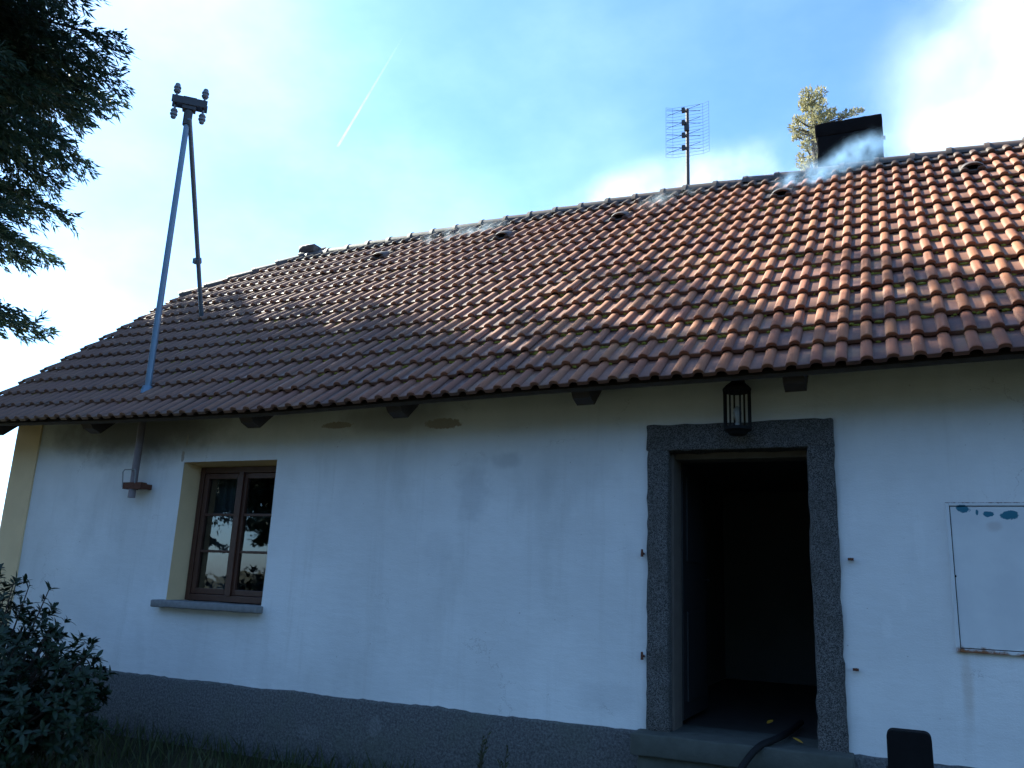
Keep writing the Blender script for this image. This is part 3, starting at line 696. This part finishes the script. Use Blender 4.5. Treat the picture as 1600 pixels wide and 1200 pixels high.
for q in (2.32,):
    b = MB().box((mx_-.10, -.15, q-.035), (mx_+.15, -.095+.02, q+.03)).box((mx_-.09, -.10, q-.03), (mx_-.05, .02, q+.02)).box((mx_+.10, -.10, q-.03), (mx_+.14, .02, q+.02))
    b.build('wall_bracket', M['rust'], ms, bevel=.003)
    MB().tube([(mx_-.10, -.15, q-.02), (mx_-.10, -.17, q+.13), (mx_-.085, -.165, q+.155), (mx_+.06, -.165, q+.155), (mx_+.075, -.17, q+.13), (mx_+.075, -.16, q+.02)], .006, 6).build('wire_loop', M['alu'], ms)

# ------------------------------------------------------------------ television antenna
ax, ay = -2.165, 3.36
an_ = empty('television_antenna', (ax, ay, 6.3)); tag(an_, 'television antenna with wire grid reflector on a brown mast at the ridge', 'antenna')
MB().tube([(ax, ay, 6.15), (ax, ay, 7.50)], [.026, .020], 10).build('mast_pipe', M['antmast'], an_, smooth=True)
MB().lathe((ax, ay, 6.30), (0, 0, 1), [(0, .10), (.03, .07), (.06, .03)], 12).build('mast_flashing', M['alu'], an_, smooth=True)
fdir = Vector((.06, -.998, 0)).normalized(); sd = Vector((.998, .06, 0)).normalized()
g = MB(); gw = .27; z0, z1 = 6.86, 7.56; gc = Vector((ax, ay, 0)) - fdir*.03
def gp(s, z): return gc + sd*s + fdir*(max(0, abs(s)-.19)*.5) + Vector((0, 0, z))
for i in range(17):
    z = z0+(z1-z0)*i/16; g.tube([gp(-gw, z), gp(-.19, z), gp(.19, z), gp(gw, z)], .0017, 4)
for s in (-gw, -.19, .19, gw): g.tube([gp(s, z0), gp(s, z1)], .0019, 4)
g.build('reflector_grid', M['wire'], an_)
for i in range(4):
    z = 6.93+i*.175; c_ = Vector((ax-.04, ay, z))+fdir*.06
    b = MB().tube([Vector((ax, ay, z)), c_], .012, 6).box(c_-Vector((.02, .02, .03)), c_+Vector((.02, .02, .03)))
    dp = b.build('dipole', M['plast'], an_)
    for s in (-1, 1):
        for uz in (-1, 1):
            MB().tube([c_+sd*(s*.02), c_+sd*(s*.11)+Vector((0, 0, uz*.022)), c_+sd*(s*.21)+Vector((0, 0, uz*.045))], .0032, 5).build('whisker', M['plast'], dp)
box('amplifier', Vector((ax-.03, ay-.06, 7.17)), Vector((ax+.03, ay-.02, 7.25)), M['plast'], an_)

# ------------------------------------------------------------------ small things by the door
h = MB(); pts = [(-.78, .9, .60), (-.80, .35, .60), (-.84, -.05, .60), (-.93, -.22, .56), (-1.03, -.34, .42), (-1.12, -.48, .2), (-1.18, -.7, .05), (-1.1, -1.3, .035), (-.7, -2.1, .035), (-.4, -3.2, .035)]
P3 = [Vector(p) for p in pts]; sm = []
for i in range(len(P3)-1):
    p0, p1, p2, p3 = P3[max(i-1, 0)], P3[i], P3[i+1], P3[min(i+2, len(P3)-1)]
    for t in (0, .25, .5, .75): sm.append(.5*((2*p1)+(p2-p0)*t+(2*p0-5*p1+4*p2-p3)*t*t+(3*p1-p0-3*p2+p3)*t**3))
tag(h.tube(sm, .022, 10).build('hose', M['rubber'], smooth=True), 'black hose running out of the doorway over the threshold', 'hose')
def leaf_shape(L, W, bend=.2, fold=.15):
    vs_ = []; fs_ = []
    for i, (t, w) in enumerate(((0, .08), (.25, .75), (.55, 1.), (.82, .6), (1, .02))):
        z = -bend*L*t*t; vs_ += [(-W*w, L*t, z+fold*W*w), (0, L*t, z), (W*w, L*t, z+fold*W*w)]
    for i in range(4):
        for j in (0, 1): fs_.append((i*3+j, i*3+j+1, i*3+j+4, i*3+j+3))
    return vs_, fs_
def fallen(pos, rz, s, lab):
    v_, f_ = leaf_shape(s, s*.33, -.25, .3); b = MB().add(v_, f_); me = b.mesh('fallen_leaf', True); o = link('fallen_leaf', me, M['yleaf'])
    o.location = pos; o.rotation_euler = (.1, .05, rz); return tag(o, lab, 'leaf')
fallen((-.68, .06, .578), 1.2, .075, 'yellow fallen leaf on the concrete door threshold')
fallen((-1.02, .85, .572), -.5, .07, 'small yellow leaf on the dark hallway floor')
pt = empty('dark_post', (-.035, -.8, 0)); tag(pt, 'black post with rounded top standing in front of the wall', 'post')
b = MB(); prof = []; hw, ht, rad = .111, .832, .035
outl = [(-hw-.006, -.05), (hw+.006, -.05)] + [(hw-rad+rad*math.cos(a), ht-rad+rad*math.sin(a)) for a in np.linspace(0, math.pi/2, 6)] + [(-hw+rad+rad*math.cos(a), ht-rad+rad*math.sin(a)) for a in np.linspace(math.pi/2, math.pi, 6)]
n = len(outl)
for y in (-.055, .055): b.v += [(-.035+x, -.8+y, z) for x, z in outl]
b.f = [tuple(range(n)), tuple(range(2*n-1, n-1, -1))] + [(i, n+i, n+(i+1) % n, (i+1) % n) for i in range(n)]
b.build('post_body', M['post'], pt, bevel=.008)
b = MB(); b.box((-.035-hw-.012, -.865, .60), (-.035+hw+.012, -.735, .63)); b.build('band', M['iron'], pt, bevel=.003)

# ------------------------------------------------------------------ vegetation
def quads(name, C, D, Wd, mat, parent, rnd=None):
    """many narrow leaf-shaped quads: C centres, D long half-axes, Wd half-widths (numpy n x 3)"""
    n = len(C); V = np.empty((n, 4, 3)); V[:, 0] = C-D; V[:, 1] = C+Wd-D*.1; V[:, 2] = C+D; V[:, 3] = C-Wd-D*.1
    me = bpy.data.meshes.new(name); me.vertices.add(n*4); me.vertices.foreach_set('co', V.reshape(-1).astype(np.float32))
    me.loops.add(n*4); me.loops.foreach_set('vertex_index', np.arange(n*4, dtype=np.int32))
    me.polygons.add(n); me.polygons.foreach_set('loop_start', np.arange(0, n*4, 4, dtype=np.int32)); me.update(calc_edges=True)
    attr_rnd(me, rng.random(n) if rnd is None else rnd)
    return link(name, me, mat, parent)
def unit(a): return a/np.maximum(np.linalg.norm(a, axis=-1, keepdims=True), 1e-9)
def conifer(root, base, H, env, z0, mat, whorl=.42, nb=7, twig_step=.17, sprig=.075, spw=.016, per=9, droop=.28, seed=1, lean=(0, 0)):
    """trunk, limbs and hanging sprays; env(z) is the crown radius at height z"""
    r = np.random.default_rng(seed); bx, by, bz = base
    tr = MB(); tr.tube([(bx+lean[0]*t, by+lean[1]*t, bz-.3+(H+.2)*t) for t in np.linspace(0, 1, 12)], [max(.02, H*.017*(1-t)**.8+.02) for t in np.linspace(0, 1, 12)], 12)
    Cs = []; Ds = []
    z = z0
    while z < H-.3:
        for k_ in range(nb):
            if r.random() < .12: continue
            a = r.uniform(0, 2*math.pi); ln = env(z)*r.uniform(.62, 1.12)
            if ln < .15: continue
            zz = z+r.uniform(-.25, .25); tt = np.linspace(0, 1, 7)
            rise = r.uniform(-.05, .22)
            ang = a + .12*r.standard_normal()*tt
            tx = bx+lean[0]*zz/H+np.cos(ang)*ln*tt; ty = by+lean[1]*zz/H+np.sin(ang)*ln*tt
            tz = bz+zz+ln*(rise*tt-droop*tt**2*1.2+.12*tt**4)
            pts_ = np.stack([tx, ty, tz], 1)
            tr.tube([tuple(p) for p in pts_], [max(.006, .016*ln*(1-.85*q)) for q in tt], 5, cap=False)
            nt_ = max(2, int(ln/twig_step))
            for s_ in np.linspace(.14, 1, nt_):
                p = np.array([np.interp(s_, tt, pts_[:, i]) for i in range(3)])
                out = unit(pts_[-1]-pts_[-3])
                side = np.array([-out[1], out[0], 0])
                for sg in (-1, 1):
                    tl = ln*.30*(1.15-s_)*r.uniform(.6, 1.3)+.14
                    td = unit(side*sg*.8+out*.75+np.array([0, 0, -.22+.25*r.standard_normal()]))
                    m_ = max(3, int(per*tl/.45))
                    t_ = r.uniform(.0, 1, m_)[:, None]
                    c = p+td*tl*t_+np.array([0, 0, -.10])*tl*t_**2+r.normal(0, .028, (m_, 3))
                    d = unit(td+out*.35+r.normal(0, .42, (m_, 3)))
                    Cs.append(c); Ds.append(d)
        z += whorl*r.uniform(.75, 1.25)
    C = np.concatenate(Cs); D = np.concatenate(Ds); n = len(C)
    Wd = unit(np.cross(D, r.normal(0, 1, (n, 3))))*spw*r.uniform(.7, 1.4, (n, 1)); D = D*sprig*r.uniform(.6, 1.35, (n, 1))
    tr.build('trunk', M['bark'], root, smooth=True)
    quads('crown', C+D, D, Wd, mat, root); return n
tb = (-12.9, -1.0, 0)
fir = empty('fir_tree', tb); tag(fir, 'tall dark fir tree beyond the gable with drooping branches', 'tree')
def envf(z): return float(np.interp(z, [2.5, 4.5, 6, 8, 10.5, 12.5, 15.5, 18, 22, 24], [2.4, 2.7, 3.0, 3.2, 3.4, 3.5, 3.5, 2.6, .8, .15]))
nf = conifer(fir, tb, 24, envf, 4.6, M['fir'], .27, 10, .11, .062, .0125, 40, .30, 3)
# unseen firs across the yard, mirrored in the panes and shading the facade
tb2 = (-16.2, -14, 0)
fir2 = empty('fir_tree', tb2)
YARD = ('dark fir out of view across the yard, placed to shade the facade and mirror in its window', 'tree', 'firs across the yard')
tag(fir2, *YARD)
conifer(fir2, tb2, 12, lambda z: float(np.interp(z, [2.6, 5, 8, 12], [3.7, 3.9, 2.7, .1])), 3.5, M['fir'], .5, 8, .22, .13, .045, 9, .25, 5)
for i, (x, y, sc) in enumerate(((-10.5, -20.5, .9), (-3.5, -22.5, .85), (3.5, -21.5, .95), (10, -19.0, .85), (16.5, -14.0, .95), (-21, -11.0, .9), (-14.5, -24, 1.1), (-7, -25.5, 1.15), (.2, -26.5, 1.05), (7, -25, 1.15), (14.5, -21.5, 1.1), (-26, -17, 1.2), (22, -13, 1.1))):  # further copies added out of view to block low sky light on the facade
    o = fir2.copy(); col.objects.link(o); o.location = (x, y, 0); o.rotation_euler = (0, 0, 1.3*i+.4); o.scale = (sc, sc, sc)
    for c_ in list(fir2.children):
        q = c_.copy(); col.objects.link(q); q.parent = o
# pine far behind the chimney: clumped crown on a forked trunk
pc = at_y(1272, 230, 15.0); pb = (pc.x, 15.0, 0)
pine = empty('pine_tree', pb); tag(pine, 'pale sunlit pine top rising behind the black chimney', 'tree')
trk = MB(); ptop = at_y(1268, 150, 15.0)
trk.tube([(pb[0]+.3, 15, -.3), (pb[0]+.15, 15, 5), (pc.x+.15, 15, pc.z-2), (pc.x, 15, pc.z), ptop], [.24, .2, .12, .07, .02], 10)
Cs = []; Ds = []
clumps = [(1262, 147, 13), (1280, 146, 12), (1268, 158, 17), (1258, 165, 12), (1282, 163, 12), (1275, 178, 15), (1290, 182, 14), (1300, 176, 10), (1262, 190, 16), (1280, 198, 16), (1245, 186, 8), (1242, 200, 11), (1252, 208, 12), (1268, 213, 14), (1244, 214, 8), (1285, 215, 14), (1258, 228, 10), (1270, 235, 12), (1252, 245, 9), (1265, 252, 10), (1255, 258, 10), (1315, 181, 7), (1324, 177, 8), (1335, 175, 7), (1345, 172, 5), (1300, 210, 14), (1290, 240, 14), (1262, 275, 16), (1285, 275, 18), (1300, 300, 22)]
for i, (px, py, rp) in enumerate(clumps):
    yy = 15+random.uniform(-.5, .5); c = np.array(at_y(px, py, yy)); rad = rp/FPX*21.5*1.05
    trk.tube([(pc.x, 15, min(c[2]-.25, ptop.z)), tuple((c+np.array([pc.x, 15, c[2]-.3]))/2), tuple(c)], [.03, .02, .008], 5, cap=False)
    nsp = int(40+rp*rp*.8*(.35 if px > 1310 else 1)); u_ = unit(rng.normal(0, 1, (nsp, 3)))
    rr2 = rad*rng.uniform(.15, 1.05, (nsp, 1))**.6; Cs.append(c+u_*rr2*np.array([1, 1, .85])); Ds.append(unit(u_*.7+np.array([0, 0, .45])+rng.normal(0, .45, (nsp, 3))))
C = np.concatenate(Cs); D = np.concatenate(Ds); n = len(C); Wd = unit(np.cross(D, rng.normal(0, 1, (n, 3))))*.017*rng.uniform(.6, 1.4, (n, 1))
trk.build('trunk', M['bark'], pine, smooth=True); quads('crown', C, D*.06*rng.uniform(.6, 1.3, (n, 1)), Wd, M['pine'], pine)

# laurel bush in front of the left corner
bb = (-6.75, -1.55, 0)
bush = empty('laurel_bush', bb); tag(bush, 'dark evergreen bush with leathery leaves below the cream corner', 'bush')
stems = MB(); tips = []
lob = [(-6.95, -1.5, .75, .85, .74), (-6.30, -1.45, .55, .62, .55), (-7.3, -1.6, .9, .8, .68), (-5.95, -1.5, .35, .48, .42), (-5.72, -1.45, .60, .26, .40), (-6.5, -1.9, .4, .7, .45)]
for (lx_, ly_, lz_, rx_, rz_) in lob:
    nn = int(300*rx_*rx_/.5)+50
    for i in range(nn):
        d = Vector((random.gauss(0, 1), random.gauss(0, 1), random.gauss(0, 1))).normalized()
        if d.z < -.75: continue
        s = random.uniform(.62, 1.03)*(1+.14*mnoise.noise(Vector((d.x*3, d.y*3, d.z*3+lx_))))
        p = Vector((lx_+d.x*rx_*s, ly_+d.y*rx_*.85*s, lz_+d.z*rz_*s))
        if p.z < .06: continue
        tips.append((p, (d+Vector((0, 0, .55))).normalized()))
for p, d in tips[::6]:
    b0 = Vector((bb[0]+(p.x-bb[0])*.35, bb[1]+(p.y-bb[1])*.3, -.05)); md = (b0+p)/2+Vector((0, 0, .1))
    stems.tube([b0, md, p], [.014, .009, .004], 5, cap=False)
stems.build('stem', M['bark'], bush, smooth=True)
LV = [leaf_shape(1, .19, b_, .25) for b_ in (.1, .3, .5)]
lms = []
for v_, f_ in LV:
    me = MB().add(v_, f_).mesh('leaf', True); me.materials.append(M['laurel']); lms.append(me)
leaves = []
for p, d in tips:
    a = d.orthogonal().normalized(); b_ = d.cross(a); off = random.uniform(0, 6.28)
    nl = random.randint(5, 8)
    for i in range(nl):
        q = off+2*math.pi*i/nl*1.0+random.gauss(0, .15); sp = random.uniform(.5, 1.25)
        dr = (d*math.cos(sp)+(a*math.cos(q)+b_*math.sin(q))*math.sin(sp)).normalized()
        z = (d-dr*d.dot(dr)).normalized(); x = dr.cross(z); L = random.uniform(.045, .095)
        mt = Matrix((x*L, dr*L, z*L)).transposed().to_4x4(); mt.translation = p-d*random.uniform(0, .03)
        leaves.append(((p-CAM).length + (0 if abs((inv@p).x/(inv@p).z) < .64 else 50), mt, random.randint(0, 2)))
leaves.sort(key=lambda t: t[0])
off = Matrix.Translation(-Vector(bb))
for d_, mt, k_ in leaves[:290]:
    o = link('leaf', lms[k_], None, bush); o.matrix_local = off@mt
fv = []; ff = []; frn = []
for d_, mt, k_ in leaves[290:]:
    v_, f_ = LV[k_]; k0 = len(fv); fv += [tuple(mt@Vector(p)) for p in v_]; ff += [tuple(i+k0 for i in f) for f in f_]; frn += [random.random()]*len(f_)
me = bpy.data.meshes.new('foliage'); me.from_pydata(fv, [], ff); me.shade_smooth(); attr_rnd(me, frn)
o = link('foliage', me, M['laurel'], bush); o['kind'] = 'stuff'

# weeds growing at the foot of the plinth
def weed(px, py, y, label, nst, hgt):
    tp = at_y(px, py, y); o = empty('weed', (tp.x, y, 0)); tag(o, label, 'weed', 'weeds along the plinth')
    b = MB(); C = []; D = []
    for i in range(nst):
        h_ = hgt*random.uniform(.72, 1.0) if i else hgt; dx = random.uniform(-.08, .08) if i else 0; lx_ = random.uniform(-.03, .05)
        ps = [(tp.x+dx*t+lx_*t*t, y+.03*t*random.uniform(-1, 1), h_*t-.03) for t in np.linspace(0, 1, 6)]
        b.tube(ps, [.005, .0045, .004, .0035, .003, .002], 5)
        for t in np.linspace(.25, 1, 16):
            p = np.array([np.interp(t, np.linspace(0, 1, 6), [q[k_] for q in ps]) for k_ in range(3)])
            a = random.uniform(0, 6.28); C.append(p+np.array([math.cos(a), math.sin(a), .3])*.012); D.append(np.array([math.cos(a), math.sin(a), 1.0])*.016*(1.5-t*.6))
    b.build('stem', M['stem'], o, smooth=True)
    C = np.array(C); D = np.array(D); quads('leaf_spray', C, D, unit(np.cross(D, rng.normal(0, 1, D.shape)))*.007, M['weed'], o)
weed(752, 1138, -.35, 'tall dry weed with thin upright stems against the plinth', 4, at_y(752, 1138, -.35).z)
weed(788, 1158, -.42, 'shorter leafy weed beside the tall dry one', 3, at_y(788, 1158, -.42).z)
# grass on the ground in front of the house
n = 9000; gx = rng.uniform(-10.5, 1.5, n); gy = -.06-rng.uniform(0, 1, n)**1.4*5.0; hh = rng.uniform(.03, .13, n)
C = np.stack([gx, gy, hh*.8], 1); D = np.stack([rng.normal(0, .35, n), rng.normal(0, .35, n), np.ones(n)], 1)*hh[:, None]
tag(quads('grass', C, D, unit(rng.normal(0, 1, (n, 3))*np.array([1, 1, .1]))*.006, M['grass'], None), 'short dark grass in front of the plinth', 'grass', kind='stuff')

# ------------------------------------------------------------------ contrail
ca, cb_ = ray(527, 230).normalized()*4000+CAM, ray(640, 40).normalized()*4000+CAM
k = NT('contrail_vapour'); gen = k.sep(k.tc.outputs['Generated'])
tp_ = k.n.new('ShaderNodeBsdfTransparent'); df_ = k.n.new('ShaderNodeBsdfDiffuse'); df_.inputs[0].default_value = (.95, .95, .95, 1)
tl_ = k.n.new('ShaderNodeBsdfTranslucent'); tl_.inputs[0].default_value = (.95, .95, .95, 1); ad_ = k.n.new('ShaderNodeAddShader'); k.link(df_.outputs[0], ad_.inputs[0]); k.link(tl_.outputs[0], ad_.inputs[1])
fade = k.math('MULTIPLY', k.math('SUBTRACT', 1., k.step(gen[2], .15, 1.)), k.step(gen[2], .0, .03)); fade = k.math('MULTIPLY', fade, k.math('MULTIPLY', k.noise(.02, 3), .07))
mxs = k.n.new('ShaderNodeMixShader'); k.link(fade, mxs.inputs[0]); k.link(tp_.outputs[0], mxs.inputs[1]); k.link(ad_.outputs[0], mxs.inputs[2]); k.link(mxs.outputs[0], k.out.inputs[0])
cl = empty('contrail', ca); tag(cl, 'thin white aircraft contrail in the blue sky', 'contrail')
MB().tube([ca.lerp(cb_, t) for t in np.linspace(0, 1, 24)], [5.5-2.5*t for t in np.linspace(0, 1, 24)], 8).build('trail', k.m, cl, smooth=True)

# ------------------------------------------------------------------ smoke
def m_smoke(name, dens, nscale, lo, hi, col_=(.93, .95, .97), aniso=.35, stretch=(1, 1, 1), edge=.9):
    k = NT(name); k.n.remove(k.b)
    p = k.tc.outputs['Object']; ln = k.n.new('ShaderNodeVectorMath'); ln.operation = 'LENGTH'; k.link(p, ln.inputs[0])
    warp = k.noise(nscale, 5, .62, stretch=stretch)
    rad = k.math('ADD', ln.outputs['Value'], k.math('MULTIPLY', k.math('SUBTRACT', k.noise(nscale*.45, 3, .5, stretch=stretch), .5), .7))
    fall = k.math('SUBTRACT', 1., k.step(rad, .15, edge))
    fall = k.math('MULTIPLY', fall, k.math('SUBTRACT', 1., k.step(ln.outputs['Value'], .45, 1.)))
    d = k.math('MULTIPLY', k.math('MULTIPLY', fall, k.step(warp, lo, hi)), dens)
    v = k.n.new('ShaderNodeVolumePrincipled'); v.inputs['Color'].default_value = (*col_, 1); v.inputs['Anisotropy'].default_value = aniso
    k.link(d, v.inputs['Density']); k.link(v.outputs[0], k.out.inputs['Volume']); return k.m
sph = bmesh.new(); bmesh.ops.create_icosphere(sph, subdivisions=3, radius=1); sphm = bpy.data.meshes.new('puff'); sph.to_mesh(sphm); sph.free()
def smoke(name, a, b, r, mat, label, cat='smoke', wide=None):
    a, b = Vector(a), Vector(b); o = bpy.data.objects.new(name, sphm.copy()); o.data.materials.append(mat); col.objects.link(o)
    d = b-a; o.location = (a+b)/2; o.rotation_mode = 'QUATERNION'; o.rotation_quaternion = d.to_track_quat('X', 'Z'); o.scale = (d.length/2, wide or r, r)
    return tag(o, label, cat, kind='stuff')
S1 = m_smoke('thin_blue_smoke', 7.5, 4.2, .36, .72, (.42, .62, .88), .1)
S2 = m_smoke('white_smoke', .55, .8, .30, .72, (.80, .84, .88), aniso=.1, edge=1.1)
S3 = m_smoke('ridge_smoke', 1.2, 1.0, .32, .70, (.82, .86, .9), aniso=.1, edge=1.1)
S4 = m_smoke('faint_ridge_smoke', 5.0, 3.2, .42, .72, (.70, .84, .98), .1)
smoke('smoke', at_y(1180, 318, 2.70), at_y(1330, 250, 3.0), .26, S1, 'bluish smoke leaking from the vent tile left of the chimney')
smoke('smoke', at_y(1255, 285, 2.95), at_y(1420, 200, 3.3), .30, S1, 'thin bluish smoke wisp drifting up across the black chimney')
smoke('smoke', at_y(930, 352, 2.75), at_y(1150, 290, 3.1), .22, S4, 'faint smoke wisp creeping along the ridge below the antenna')
smoke('smoke', at_y(620, 385, 2.75), at_y(830, 345, 3.1), .20, S4, 'faint smoke veil on the ridge between two vent tiles')
smoke('smoke', at_y(1330, 330, 5.6), at_y(1850, -170, 9.5), 2.3, S2, 'broad white smoke plume rising beyond the chimney', wide=2.0)
smoke('smoke', at_y(1360, 300, 5.2), at_y(1760, 150, 7.5), 1.25, S3, 'dense foot of the white smoke plume behind the ridge')
smoke('smoke', at_y(780, 368, 7.0), at_y(1370, 228, 7.0), .95, S3, 'low white smoke bank lying behind the ridge below the antenna')
print('fir sprigs', nf, 'tiles', n_obj, 'of', len(cells), 'leaves', len(leaves))
